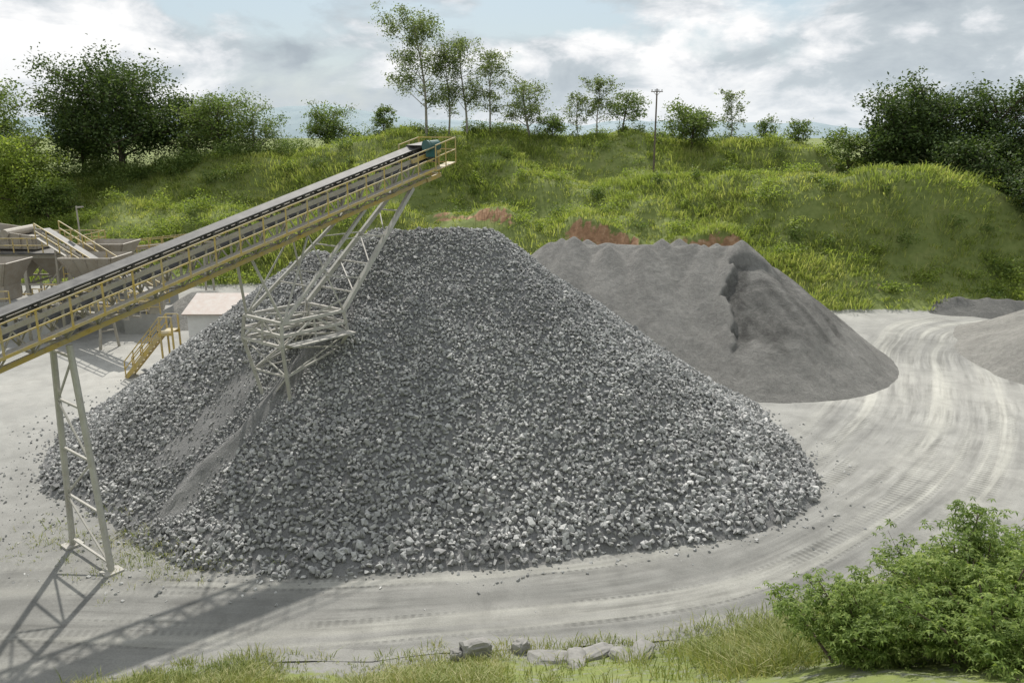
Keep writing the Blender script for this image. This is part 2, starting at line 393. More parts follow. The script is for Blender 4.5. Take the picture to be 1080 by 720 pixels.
# ---------------------------------------------------------------- crushed stone heap
gx=np.arange(-28,22,.18);gy=np.arange(20,56,.18);X,Y=np.meshgrid(gx,gy);Z=heap(X,Y)
F=gridF(len(gx),len(gy));Vh=np.stack([X,Y,np.maximum(Z,-.4)],-1).reshape(-1,3)
F=F[(Vh[F][:,:,2].max(1)>-.15)]
mch,_,_=chute(X,Y);fin=mch.ravel()
toe=1-sst((Z.ravel()-.0)/.25);fin=np.maximum(fin,toe)
def hull_tmpl(seed):
    r=np.random.RandomState(seed);bm=bmesh.new();p=r.normal(size=(11,3));p/=np.linalg.norm(p,axis=1)[:,None]
    p=np.sign(p)*np.abs(p)**.75;p*=r.uniform(.75,1.1,size=(11,1));p*=np.array([1,r.uniform(.7,.95),r.uniform(.55,.8)])
    for q in p:bm.verts.new(q)
    g=bmesh.ops.convex_hull(bm,input=bm.verts)
    bmesh.ops.delete(bm,geom=[v for v in bm.verts if not v.link_faces],context='VERTS')
    bm.verts.index_update();V=np.array([v.co[:] for v in bm.verts]);Fa=np.array([[v.index for v in f.verts] for f in bm.faces]);bm.free()
    return V*.5,Fa
TM=[hull_tmpl(100+i) for i in range(14)]
def rotm(n,r):
    q=r.normal(size=(n,4));q/=np.linalg.norm(q,axis=1)[:,None];w_,x,y,z=q.T
    return np.stack([1-2*(y*y+z*z),2*(x*y-z*w_),2*(x*z+y*w_),2*(x*y+z*w_),1-2*(x*x+z*z),2*(y*z-x*w_),2*(x*z-y*w_),2*(y*z+x*w_),1-2*(x*x+y*y)],-1).reshape(n,3,3)
def stones(P,S,r):
    n=len(P);Rm=rotm(n,r);an=S[:,None]*r.uniform(.8,1.25,size=(n,3));ti=r.randint(0,len(TM),n);VV=[];FF=[];off=0
    for k,(tv,tf) in enumerate(TM):
        s=np.where(ti==k)[0]
        if not len(s):continue
        v=tv[None]*an[s][:,None,:];v=np.einsum('nij,nvj->nvi',Rm[s],v)+P[s][:,None,:]
        VV.append(v.reshape(-1,3));f=tf[None]+(np.arange(len(s))*len(tv))[:,None,None]+off;FF.append(f.reshape(-1,3));off+=len(s)*len(tv)
    return np.concatenate(VV),np.concatenate(FF)
def sample_heap(n,r):
    return r.uniform(-26,20,n),r.uniform(21,53,n)
cand=190000
x,y=sample_heap(cand,R);h=heap(x,y)
d,_=dseg(x,y,*SEG)
left=sst((-9-x)/6)
sz=.130+.105*sst((d-1)/14)*(1-.35*left)+R.uniform(-.04,.045,cand);sz*=np.where(R.rand(cand)<.06,1.5,1)
m,dc,tt=chute(x,y)
near=1-sst((dc-.8-1.6*vn(x*.5,y*.5,66))/1.2)
sz*=1-.38*near
dens=np.clip(.0255/(sz**2),0,1.0)
keep=(h>.02)&(R.rand(cand)<dens)&(R.rand(cand)>m*.90)
keep&=~((y>41)&(R.rand(cand)<.72))
keep&=~((h<.35)&(R.rand(cand)<.35+.3*left))
x=x[keep];y=y[keep];h=h[keep];sz=sz[keep];m=m[keep]
sz=np.where(m>.3,sz*.6,sz)
P=np.stack([x,y,h+sz*R.uniform(-.05,.5,len(x))],-1)
n2=7500;x2,y2=sample_heap(n2*4,R);h2=heap(x2,y2);s2=(h2<.1)&(h2>-1.5)&(R.rand(len(x2))<np.exp(h2*np.where(x2<-9,2.4,4.2))*.8)
x2=x2[s2];y2=y2[s2];q=R.uniform(.05,.17,len(x2));P2=np.stack([x2,y2,terr(x2,y2)+q*.2],-1)
n3=700;x3=R.uniform(-22,-12,n3);y3=R.uniform(23,36,n3);q3=R.uniform(.03,.11,n3)
P3=np.stack([x3,y3,terr(x3,y3)+q3*.2],-1)
sv,sf=stones(np.concatenate([P,P2,P3]),np.concatenate([sz,q,q3]),R)
F3=np.concatenate([F[:,[0,1,2]],F[:,[0,2,3]]])
V=np.concatenate([Vh,sv]);FF=np.concatenate([F3,sf+len(Vh)])
hp=np_obj('stone_heap',V,FF,[M['hbase'],M['stone']],origin=(-3.5,37.8,0),matidx=np.concatenate([np.zeros(len(F3)),np.ones(len(sf))]))
setattr_f(hp,'fines',np.concatenate([fin,np.zeros(len(sv))]))
meta(hp,'tall conical heap of coarse grey crushed stone under the conveyor','stone heap')

# ---------------------------------------------------------------- sand heaps
def sandheap(name,m,seg,hgt,slope,ext,res,seed,label,lump=.35,scarpf=None,big=.5,dumps=0,dz_=.42):
    gx=np.arange(ext[0],ext[1],res);gy=np.arange(ext[2],ext[3],res);X,Y=np.meshgrid(gx,gy)
    D,T=dseg(X,Y,*seg)
    Z=hgt-slope*(np.sqrt(D*D+.06)-.2)+big*fbm(X*.22,Y*.22,seed,3)*sst(D/3)
    Z+=lump*vn(X*1.1,Y*.9,seed+3)*np.exp(-(D/1.6)**2)
    r=np.random.RandomState(seed)
    for i in range(dumps):
        t=(i+r.uniform(.1,.9))/dumps;px=seg[0][0]+(seg[1][0]-seg[0][0])*t;py=seg[0][1]+(seg[1][1]-seg[0][1])*t+r.normal(0,.6)
        hh=hgt+r.uniform(-.1,dz_);dd=np.hypot(X-px,(Y-py)*.9);Z=np.maximum(Z,hh-slope*.98*(np.sqrt(dd*dd+.006)-.05))
    Z+=.07*fbm(X*1.3,Y*1.3,seed+5,3)
    Z-=.13*np.maximum(0,vn(X*1.3+.3*Y,Y*.16,seed+9))*sst(D/2)*sst(Z/1.5)*2
    wet=np.zeros_like(X)
    if scarpf is not None:
        dz,wet=scarpf(X,Y,Z);Z=Z+dz
    Z=np.where(Z<.35,(Z+.3)*.8-.3+.13,Z)
    Z=np.maximum(Z,-.5);Vv=np.stack([X,Y,Z],-1).reshape(-1,3);F=gridF(len(gx),len(gy));F=F[Vv[F][:,:,2].max(1)>-.2]
    og=((seg[0][0]+seg[1][0])/2,(seg[0][1]+seg[1][1])/2,0)
    o=np_obj(name,Vv,F,m,origin=og,smooth=True);setattr_f(o,'wet',wet.ravel());meta(o,label,'sand heap');return o
def sc2(X,Y,Z):
    line=13.6+ (51-Y)*-.16+.7*vn(Y*.6,Y*0,3)+.35*vn(Y*2.3,Y*0,8)+.15*vn(Y*6,Y*0,4)
    r=X-line
    act=sst((Y-43.4)/2.5)*sst((50.9-Y)/.8)
    dz=-.50*sst(r/.22)*(1-sst((r-.6)/4.2))*act
    dz+=-.34*np.maximum(0,vn(X*2.0+Y*.6,Y*.3,15)*2)*sst((X-14.0)/1.5)*sst(Z/2)*sst((6.6-Z)/1)
    wet=.8*sst((r+.05)/.2)*(1-sst((r-.3-.6*(vn(X*2,Y*2,2)+.5))/.6))*act
    # damp eroded band fanning out under the right-hand shoulder
    fan=sst((X-(line+.3))/.8)
    edge=2.3+1.6*fbm(X*.9+Y*.3,Y*.5,5,3)-.10*(X-14)
    wet=wet+.85*fan*sst((edge-np.abs(Z-4.3+.10*(X-14)))*1.5)*np.clip(.7+.9*vn(X*1.6+Y*.8,Y*.4,12),0,1)*sst((Y-42.5)/3)
    return dz,np.clip(wet,0,1)
sandheap('sand_heap',M['sand'],((2.6,53.8),(15.0,52.0)),6.95,.79,(-12,30,36,68),.13,51,'large dark grey heap of fine crushed sand with eroded flank',.3,sc2,big=.2,dumps=11,dz_=.5)
sandheap('sand_heap',M['sand2'],((35.5,47),(38,54)),3.2,.5,(26,52,36,64),.2,61,'low pale heap of fine sand beside the haul road',.2,dumps=3)
sandheap('sand_heap',M['sand3'],((35.5,64.5),(50,62.5)),1.0,.45,(26,60,56,70),.2,71,'long low bank of dark wet sand by the grassy slope',.3,dumps=9,dz_=.25)

# ---------------------------------------------------------------- vegetation
def blades(P,H,nb,spread,wd,r,lean=.45):
    n=len(P)*nb;B=np.repeat(P,nb,0);h=np.repeat(H,nb)*r.uniform(.55,1.1,n)
    a=r.uniform(0,2*np.pi,n);rr=spread*np.sqrt(r.rand(n))*np.repeat(H,nb)
    B=B+np.stack([np.cos(a)*rr,np.sin(a)*rr,-.08+a*0],-1)
    ld=np.stack([np.cos(a+r.normal(0,.6,n)),np.sin(a+r.normal(0,.6,n))],-1);lm=lean*r.uniform(.3,1.4,n)
    fa=r.uniform(0,np.pi,n);sd=np.stack([np.cos(fa),np.sin(fa),fa*0],-1)*(wd*r.uniform(.6,1.3,n)*.5)[:,None]
    mid=B+np.stack([ld[:,0]*lm*h*.35,ld[:,1]*lm*h*.35,h*.62],-1)
    tip=B+np.stack([ld[:,0]*lm*h,ld[:,1]*lm*h,h*(1-.28*lm)],-1)
    V=np.stack([B-sd,B+sd,mid+sd*.85,mid-sd*.85,tip],1).reshape(-1,3)
    i=(np.arange(n)*5)[:,None]
    F=np.concatenate([i+np.array([[0,1,2]]),i+np.array([[0,2,3]]),i+np.array([[3,2,4]])],1).reshape(-1,3)
    return V,F
def leaves(C,size,r,asp=.5,upb=.5):
    n=len(C);nv=r.normal(size=(n,3));nv[:,2]=np.abs(nv[:,2])+upb;nv/=np.linalg.norm(nv,axis=1)[:,None]
    t=np.cross(nv,r.normal(size=(n,3)));t/=np.linalg.norm(t,axis=1)[:,None]+1e-9;b=np.cross(nv,t)
    s=(size*r.uniform(.6,1.3,n))[:,None]
    V=np.stack([C-t*s*.5,C+b*s*asp*.5+t*s*.05,C+t*s*.5-nv*s*.12,C-b*s*asp*.5+t*s*.05],1).reshape(-1,3)
    return V,np.arange(n*4).reshape(n,4)
def scat(n,x0,x1,y0,y1,r):
    return r.uniform(x0,x1,n),r.uniform(y0,y1,n)
x,y=scat(52000,-78,78,60,112,R)
gm=grassmask(x,y)*(1-redmask(x,y));pn=fbm(x*.15,y*.15,77,3)
k=(gm>.6)&(R.rand(len(x))<.66+.8*pn)&((y<crest_y(x)+6))
mm_,ys_=scarp(x);k&=~((mm_>.3)&(y<ys_)&(y>ys_-2.2)&(R.rand(len(x))<.8))
x=x[k];y=y[k];pn=pn[k]
H=.34+.55*np.clip(pn+.35,0,1)+R.uniform(-.12,.25,len(x))
H*=np.where(R.rand(len(x))<.05,1.7,1)
V,F=blades(np.stack([x,y,terr(x,y)],-1),H,12,1.0,.075,R,.9)
o=np_obj('hill_grass',V,F,M['grass']);meta(o,kind='stuff');o['label']='tall bright green grass covering the hillside'
def clumps(name,pts,mt,label,size=.22,nl=430,asp=.6):
    C=[];S=[]
    for (px,py,w_,h_) in pts:
        n=int(nl*max(.4,w_*h_/4));z=float(terr(np.array([px]),np.array([py]))[0])
        a=R.normal(size=(n,3));a/=np.linalg.norm(a,axis=1)[:,None];rad=R.uniform(.40,1.15,n)[:,None]
        lob=1+.45*np.sin(a[:,0]*5+px)*np.cos(a[:,1]*4+py)+.2*np.sin(a[:,2]*9+px);a=a*rad*lob[:,None]
        C.append(np.stack([px+a[:,0]*w_/2,py+a[:,1]*w_/2,z+h_*.34+a[:,2]*h_*.55],-1));S.append(np.full(n,size))
    V,F=leaves(np.concatenate(C),np.concatenate(S),R,asp,.6)
    o=np_obj(name,V,F,mt);meta(o,kind='stuff');o['label']=label
pts=[];pts2=[]
for i in range(620):
    px=R.uniform(-70,70);py=R.uniform(64,106);b_=float(base_y(np.array([px]))[0])
    if py<b_+1.2:continue
    a_,s_=scarp(np.array([px]))
    if a_[0]>.2 and -3<py-s_[0]<1.8:continue
    if R.rand()<.30:pts.append((px,py,R.uniform(.8,3.0),R.uniform(.5,1.7)))
    else:pts2.append((px,py,R.uniform(.8,3.8),R.uniform(.5,1.5)))
for i in range(80):
    pts.append((R.uniform(-75,-26),R.uniform(99,108),R.uniform(2,4.4),R.uniform(1.4,3.2)))
for i in range(120):
    px=R.uniform(37,66);py=R.uniform(69,92)
    if px-38<(82-py)*.85: continue
    pts.append((px,py,R.uniform(2.2,4.8),R.uniform(1.8,3.8)))
for i in range(50):
    pts2.append((R.uniform(-75,-18),R.uniform(75.5,90),R.uniform(1.8,4),R.uniform(1.0,2.4)))
for i in range(60):
    px=R.uniform(-26,40);pts.append((px,float(crest_y(np.array([px]))[0])+R.uniform(-1,1.5),R.uniform(.8,3.0),R.uniform(.6,2.0)))
clumps('undergrowth',pts,M['mid'],'dark green shrubby undergrowth on the hillside')
clumps('undergrowth',pts2,M['lime'],'bright green leafy weeds among the hillside grass')
# bank grass
x,y=scat(24000,-13,13,13.5,24.5,R);gm=sst((toe_y(x)-y)/1.2);pn=fbm(x*.6,y*.6,91,3)
pl=((x>-.2)&(x<4.4)&(y<19.2))
k=(gm>R.rand(len(x))*.8+.1)&(R.rand(len(x))<.55+.9*pn)&~(pl&(R.rand(len(x))<.88));x=x[k];y=y[k];pn=pn[k]
tall=sst((x-3)/3)*.2
V,F=blades(np.stack([x,y,terr(x,y)],-1),.16+tall+.28*np.clip(pn+.4,0,1)+R.uniform(0,.1,len(x)),9,.6,.02,R,.85)
o=np_obj('bank_grass',V,F,M['grassn']);meta(o,kind='stuff');o['label']='dry yellow-green grass along the road edge'
x=np.concatenate([R.normal(-11.6,1.3,260),R.normal(-15.6,1.4,90)]);y=np.concatenate([R.normal(24.9,.9,260),R.normal(26,1.1,90)])
hh=heap(x,y);k=hh<.35;x=x[k];y=y[k]
V,F=blades(np.stack([x,y,np.maximum(terr(x,y),heap(x,y))+.02],-1),R.uniform(.1,.34,len(x)),9,.6,.02,R,.9)
o=np_obj('weeds',V,F,M['grassn']);meta(o,kind='stuff');o['label']='sparse small weeds on the gravelly ground'

def tree(name,x,y,h,w,kind,lm,bark,seed,label,nleaf=3500,lsz=.34,cat='tree',group=None):
    r=np.random.RandomState(seed);z=float(terr(np.array([x]),np.array([y]))[0])-.1
    E=empty(name,(x,y,z));meta(E,label,cat,group=group)
    mb=MB();lean=r.normal(0,.06,2)
    def tp(t):return np.array([lean[0]*h*t+.02*h*math.sin(t*5+seed),lean[1]*h*t+.015*h*math.cos(t*4+seed),h*t])
    top={'broad':.68,'euc':.93,'small':.75,'layer':.82}[kind];t0={'broad':.16,'euc':.22,'small':.15,'layer':.28}[kind]
    T=np.linspace(0,top,9);r0=h*{'broad':.03,'euc':.012,'small':.022,'layer':.022}[kind]
    mb.tube([tp(t) for t in T],[r0*(1-.85*t/top)+.015 for t in T],7)
    cl=[];nl={'broad':34,'euc':26,'small':20,'layer':22}[kind]
    for i in range(nl):
        t=t0+(top-t0)*(i+r.rand()*.8)/nl;a=i*2.4+r.rand()*.9
        q=(t-t0)/(1-t0)
        if kind=='broad':ln=w*.5*math.sqrt(max(.08,1-(q*1.25-.35)**2*1.5))*r.uniform(.5,1.1);el=r.uniform(-.05,.5)+q*.5
        elif kind=='euc':ln=w*.5*math.sqrt(max(.1,1-(q*1.3-.45)**2*1.5))*r.uniform(.3,1.2);el=r.uniform(.3,.85)
        elif kind=='layer':ln=w*.5*(1-.45*q)*r.uniform(.6,1.1);el=r.uniform(.05,.35)
        else:ln=w*.5*math.sqrt(max(.1,1-(q*1.2-.35)**2*1.6))*r.uniform(.6,1.15);el=r.uniform(.1,.7)
        p=tp(t);dv=np.array([math.cos(a)*math.cos(el),math.sin(a)*math.cos(el),math.sin(el)])
        e=p+dv*ln/max(math.cos(el),.6)*(.95);e[2]=min(e[2],h*r.uniform(.86,.98));mdl=p+(e-p)*.5+np.array([0,0,ln*.06])
        rb=r0*.42*(1-.6*t);mb.tube([p,mdl,e],[rb,rb*.6,rb*.2+.008],5,False)
        cl.append((e,1.0));cl.append((mdl+(e-mdl)*.35+np.array([0,0,ln*.05]),.9));
        if kind in('broad','small'):cl.append((mdl,1.0))
        for s in range(4 if kind=='euc' else 3):
            o2=r.normal(size=3)*np.array([1,1,.5]);o2/=np.linalg.norm(o2);b0=p+(e-p)*r.uniform(.45,.9);e2=b0+o2*ln*r.uniform(.25,.5)+np.array([0,0,.03*h])
            mb.tube([b0,e2],[rb*.35,.01],4,False);cl.append((e2,.7))
    cl.append((tp(top)+np.array([0,0,h*.04]),.9))
    mb.obj('trunk',bark,E)
    cr={'broad':.125,'euc':.10,'small':.13,'layer':.12}[kind]*w
    fl={'broad':.75,'euc':.9,'small':.8,'layer':.5}[kind]
    wt=np.array([c[1] for c in cl]);wt=wt*r.uniform(.3,1.3,len(wt))
    if kind=='broad' or kind=='small':nleaf=int(nleaf*1.35)
    pick=r.choice(len(cl),nleaf,p=wt/wt.sum())
    C=np.array([cl[i][0] for i in pick]);sc=np.array([cl[i][1] for i in pick])
    g=r.normal(size=(nleaf,3))*.62
    C=C+g*np.array([1,1,fl])*(cr*sc)[:,None]
    V,F=leaves(C,np.full(nleaf,lsz),r,.6,.5)
    np_obj('crown',V,F,lm,E);return E
B=M['bark'];Pb=M['pale']
TR=[('broadleaf_tree',-49.2,105,15.0,17,'broad',M['dark'],B,'tall spreading dark green tree on the grassy ridge',21000,.38),
('broadleaf_tree',-56.5,109,11.4,11,'broad',M['dark'],B,'dense dark green tree on the grassy ridge',9000,.38),
('broadleaf_tree',-42.5,107,9.6,9,'small',M['dark'],B,'dense dark green tree on the grassy ridge',7000,.36),
('broadleaf_tree',-55.5,91,9.6,9.5,'broad',M['lime'],B,'bright yellow-green rounded tree above the slope',12000,.30),
('broadleaf_tree',-62,99,12.8,12,'broad',M['mid'],B,'rounded green tree above the slope',9000,.34),
('broadleaf_tree',-51.5,90,4.8,6,'small',M['mid'],B,'low bushy green tree on the slope',3500,.28),
('broadleaf_tree',-36.6,104,9.2,10,'broad',M['mid'],B,'open-crowned mid green tree beside a bare trunk',7500,.30),
('broadleaf_tree',-31.6,103,7.4,6.6,'small',M['mid'],Pb,'slim pale-trunked tree with feathery crown',3000,.27),
('broadleaf_tree',-23.5,107,5.6,6.8,'broad',M['mid'],B,'small rounded dark tree alone on the ridge',4200,.28),
('broadleaf_tree',-16.3,106,4.0,3,'small',M['mid'],B,'very small tree alone on the ridge',1300,.26),
('gum_tree',-10.4,103,14.6,9.2,'euc',M['euc'],Pb,'tallest slender gum tree with pale trunk on the ridge',10500,.26),
('gum_tree',-8.0,105,10.2,5.6,'euc',M['euc'],Pb,'slender gum tree with sparse crown on the ridge',3200,.25),
('gum_tree',-5.8,104,11.8,6.6,'euc',M['euc'],Pb,'slender gum tree with sparse crown on the ridge',4800,.25),
('gum_tree',-3.0,104,10.0,6.0,'euc',M['euc'],Pb,'slender gum tree with sparse crown on the ridge',3800,.25),
('gum_tree',2.1,104,8.2,5.8,'small',M['euc'],Pb,'small gum tree with rounded open crown',3200,.25),
('gum_tree',8.4,105,5.6,3.8,'euc',M['euc'],Pb,'small thin gum tree on the ridge',1500,.24),
('gum_tree',10.7,104,7.4,4.8,'euc',M['euc'],Pb,'small thin gum tree on the ridge',2500,.25),
('broadleaf_tree',13.9,104,5.6,6.4,'layer',M['mid'],B,'small flat-crowned tree on the ridge',3000,.26),
('broadleaf_tree',5.0,103,2.8,3.8,'small',M['mid'],B,'low bushy tree on the ridge',1500,.26),
('broadleaf_tree',21.3,98,5.0,6.4,'broad',M['mid'],B,'low dense dark tree on the ridge',4500,.28),
('gum_tree',26.6,101,6.4,3.8,'euc',M['euc'],Pb,'thin upright tree on the ridge',1500,.25),
('broadleaf_tree',30.2,99,3.6,2.8,'small',M['mid'],B,'very small tree on the ridge',900,.25),
('broadleaf_tree',33.0,96,3.6,3.4,'small',M['mid'],B,'very small tree on the ridge',1200,.25),
('broadleaf_tree',35.8,88,5.0,5,'small',M['mid'],B,'small tree on the ridge shoulder',2200,.28),
('broadleaf_tree',39.8,86,9.0,8.5,'broad',M['dark'],B,'dense dark green tree in the hillside thicket',8500,.35),
('broadleaf_tree',44,87,11.2,10,'broad',M['dark'],B,'dense dark green tree in the hillside thicket',9500,.35),
('broadleaf_tree',49,85,12.0,10,'broad',M['dark'],B,'dense dark green tree in the hillside thicket',9500,.35),
('broadleaf_tree',53.0,82,16.0,11,'layer',M['dark'],B,'tall dark tree with open layered crown',10500,.33),
('broadleaf_tree',60,86,14.2,12,'broad',M['dark'],B,'dense dark green tree in the hillside thicket',9500,.35),
('broadleaf_tree',51,77,8.6,10,'small',M['dark'],B,'bushy dark tree at the thicket edge',7000,.32),
('broadleaf_tree',44.8,80.5,7.0,8.5,'small',M['dark'],B,'bushy dark tree at the thicket edge',6000,.32),
('broadleaf_tree',48.5,72.5,5.6,7.5,'small',M['dark'],B,'bushy dark green tree at the thicket edge',4800,.3),
('broadleaf_tree',57,76,9.0,9,'small',M['dark'],B,'bushy dark tree at the thicket edge',6500,.32)]
for i,(n,x,y,h,w,k,lm,bk,lb,nl,ls) in enumerate(TR):
    tree(n,x,y,h,w,k,lm,bk,300+i*7,lb,nl,ls,'tree','gum trees along the ridge' if n=='gum_tree' else ('trees of the hillside thicket' if x>39 else 'trees on the grassy ridge'))

def shrub(x,y,h,w,seed,label,ntw=420):
    r=np.random.RandomState(seed);z=float(terr(np.array([x]),np.array([y]))[0])-.1
    E=empty('leafy_shrub',(x,y,z));meta(E,label,'shrub',group='leafy shrubs on the roadside bank');mb=MB();tips=[]
    for i in range(22):
        a=i*2.4+r.rand();e=r.uniform(.35,1.4);ln=h*r.uniform(.7,1.0)
        p0=np.array([r.normal(0,.2),r.normal(0,.2),0]);d=np.array([math.cos(a)*math.cos(e)*w/h*.62,math.sin(a)*math.cos(e)*w/h*.62,math.sin(e)])
        p1=p0+d*ln*.5+np.array([0,0,.08*h]);p2=p0+d*ln;mb.tube([p0,p1,p2],[.035,.022,.008],5,False)
        for s in range(ntw//22):
            t=r.uniform(.25,1.0);b=(p0*(1-t)**2+2*p1*t*(1-t)+p2*t*t)
            o=r.normal(size=3)*np.array([1,1,.6]);o/=np.linalg.norm(o);q=b+o*r.uniform(.12,.6)*w*.2+np.array([0,0,.03])
            q[2]=min(q[2],h*(1.0+r.uniform(-.1,.08)))
            if r.rand()<.3:mb.tube([b,q],[.006,.004],3,False)
            tips.append(q)
    mb.obj('stem',M['bark'],E)
    VV=[];FF=[];off=0
    for q in tips:
        for c_ in range(r.randint(5,8)):
            ctr=q+r.normal(size=3)*.12;nl=r.randint(5,8);up=np.array([r.normal(0,.45),r.normal(0,.45),1]);up/=np.linalg.norm(up)
            t1=np.cross(up,[r.normal(),r.normal(),.1]);t1/=np.linalg.norm(t1);t2=np.cross(up,t1);a0=r.rand()*6.28;Ls=r.uniform(.075,.145)
            for j in range(nl):
                a=a0+j*6.28/nl+r.normal(0,.12);dd=t1*math.cos(a)+t2*math.sin(a);sd=np.cross(up,dd);l=Ls*r.uniform(.75,1.1);wd=l*.16
                VV+=[ctr,ctr+dd*l*.45+sd*wd+up*.012,ctr+dd*l-up*l*.28,ctr+dd*l*.45-sd*wd+up*.012];FF.append((off,off+1,off+2,off+3));off+=4
    np_obj('foliage',np.array(VV),np.array(FF),M['shrub'],E);return E
shrub(6.4,13.0,2.0,3.0,11,'leafy green shrub with finger-shaped leaves on the bank',480)
shrub(8.6,13.5,2.7,3.8,12,'taller leafy green shrub with finger-shaped leaves on the bank',680)
shrub(10.9,13.9,2.7,4.2,13,'taller leafy green shrub with finger-shaped leaves on the bank',640)
shrub(7.9,11.6,2.0,3.6,14,'leafy green shrub with finger-shaped leaves on the bank',560)

# ---------------------------------------------------------------- boulders / rubble
def boulder(x,y,sx,sy,sz_,seed,label,ang=0):
    r=np.random.RandomState(seed);bm=bmesh.new();bmesh.ops.create_icosphere(bm,subdivisions=3,radius=1)
    for v in bm.verts:
        c=np.array(v.co[:]);k=np.sign(c)*np.abs(c)**.6;nz=float(fbm(np.array([c[0]*2.6+seed]),np.array([c[1]*2.6+c[2]*2.3]),seed,3)[0])
        k=k*(1+.30*nz);v.co=(k[0]*sx/2,k[1]*sy/2,k[2]*sz_/2)
    me=bpy.data.meshes.new('boulder');bm.to_mesh(me);bm.free();me.materials.append(M['rock'])
    o=bpy.data.objects.new('boulder',me);o.location=(x,y,float(terr(np.array([x]),np.array([y]))[0])+sz_*.16);o.rotation_euler=(r.normal(0,.12),r.normal(0,.12),ang);link(o)
    meta(o,label,'rock',group='rocks at the grassy road edge')
boulder(-.95,19.05,.85,.5,.75,5,'angular grey boulder lying in the roadside grass',.3)
boulder(.25,19.3,.5,.4,.5,6,'small pale grey rock in the roadside grass',.8)
boulder(-1.5,18.9,.35,.3,.4,9,'small pale grey rock in the roadside grass',.1)
for i,(x,y,a,b) in enumerate([(1.0,18.75,1.2,.6),(2.2,18.8,1.3,.5),(3.4,18.7,1.0,.6),(1.7,18.4,1.0,.5),(2.9,18.45,.8,.5),(-9.6,18.7,.5,.35)]):
    boulder(x,y,a,b,.32,20+i,'flat grey slab of rubble half buried in the bank',i*.5)

# ---------------------------------------------------------------- main conveyor
O=np.array([-14.3,24.7]);AX=np.array([.6246,.7808]);RT=np.array([.7808,-.6246]);SL=.262;ZB=9.16
def cp(s,l,n):
    p=O+AX*s+RT*l;return (p[0],p[1],ZB+SL*s+n)
def cw(s,l,z):
    p=O+AX*s+RT*l;return (p[0],p[1],z)
CE=empty('conveyor',(O[0],O[1],0));meta(CE,'long inclined belt conveyor with yellow handrails over the stone heap','conveyor')
og=(O[0],O[1],0);S0,S1=-10.,16.0
fr=MB();yl=MB();rail=MB();belt=MB();idl=MB();grat=MB()
for l in (-.5,.5):
    fr.beam(cp(S0,l,-.36),cp(S1,l,-.36),.10,.16)
yl.beam(cp(S0,.54,-1.42),cp(S1,.54,-1.42),.12,.16)
yl.beam(cp(S0,-.54,-1.42),cp(S1,-.54,-1.42),.12,.16)
st=1.0;k=0;s=S0
while s<S1-.1:
    e=min(s+st,S1);hm=(s+e)/2
    for l in (-.5,.5):
        fr.beam(cp(s,l,-1.34),cp(s,l,-.42),.07)
        fr.beam(cp(s,l,-1.30),cp(hm,l,-.46),.05);fr.beam(cp(hm,l,-.46),cp(e,l,-1.30),.05)
    fr.beam(cp(s,-.46,-1.38),cp(s,.46,-1.38),.07);fr.beam(cp(s,-.46,-.42),cp(s,.46,-.42),.07)
    if k%2:fr.beam(cp(s,-.46,-1.36),cp(e,.46,-1.36),.05)
    fr.beam(cp(s,.56,-1.0),cp(s,1.12,-1.0),.06);fr.beam(cp(s,.58,-1.36),cp(s,1.05,-1.04),.045)
    rail.beam(cp(s,1.12,-1.0),cp(s,1.12,.05),.05)
    s=e;k+=1
for nn in (.05,-.45):rail.beam(cp(S0,1.12,nn),cp(S1,1.12,nn),.045)
rail.beam(cp(S0,1.14,-.93),cp(S1,1.14,-.93),.025,.10)
grat.beam(cp(S0,.84,-.96),cp(S1,.84,-.96),.5,.035)
s=S0+.4
while s<S1-.3:
    for a,b in (((-.42,.05),(-.16,-.1)),((-.16,-.1),(.16,-.1)),((.16,-.1),(.42,.05))):
        idl.tube([cp(s,a[0],a[1]-.09),cp(s,b[0],b[1]-.09)],.05,6)
    idl.beam(cp(s,-.46,-.26),cp(s,.46,-.26),.06);
    for l in (-.46,.46):idl.beam(cp(s,l,-.26),cp(s,l,.02),.05)
    idl.tube([cp(s+.5,-.4,-.68),cp(s+.5,.4,-.68)],.05,6)
    s+=1.0
pr=[(-.44,.08),(-.17,-.05),(.17,-.05),(.44,.08)];sN=40
ss=np.linspace(S0,S1+.35,sN)
for s in ss:
    for (l,n) in pr:belt.v.append(cp(s,l,n))
    for (l,n) in reversed(pr):belt.v.append(cp(s,l,n-.03))
for k in range(sN-1):
    for j in range(8):belt.f.append((k*8+j,k*8+(j+1)%8,(k+1)*8+(j+1)%8,(k+1)*8+j))
belt.beam(cp(S0,0,-.62),cp(S1+.35,0,-.62),.8,.03)
fr.obj('truss',M['beige'],CE,og);yl.obj('bottom_chord',M['yellow'],CE,og);rail.obj('handrail',M['yellow'],CE,og)
grat.obj('walkway',M['beige'],CE,og);idl.obj('rollers',M['darks'],CE,og);belt.obj('belt',M['belt'],CE,og)
hd=MB();hd.tube([cp(S1+.35,-.45,-.28),cp(S1+.35,.45,-.28)],.32,20);hd.tube([cp(S1+.35,-.7,-.28),cp(S1+.35,.85,-.28)],.06,10);hd.obj('head_drum',M['darks'],CE,og)
hf=MB()
for l in (-.62,.62):
    hf.beam(cp(S1-.9,l,-.34),cp(S1+.9,l,-.34),.1,.18);hf.beam(cp(S1+.8,l,-.46),cp(S1+.8,l,-1.5),.08);hf.beam(cp(S1+.02,l,-1.42),cp(S1+.9,l,-1.42),.1,.18)
for n in (-.34,-1.42):hf.beam(cp(S1+.9,-.62,n),cp(S1+.9,.62,n),.1,.16)
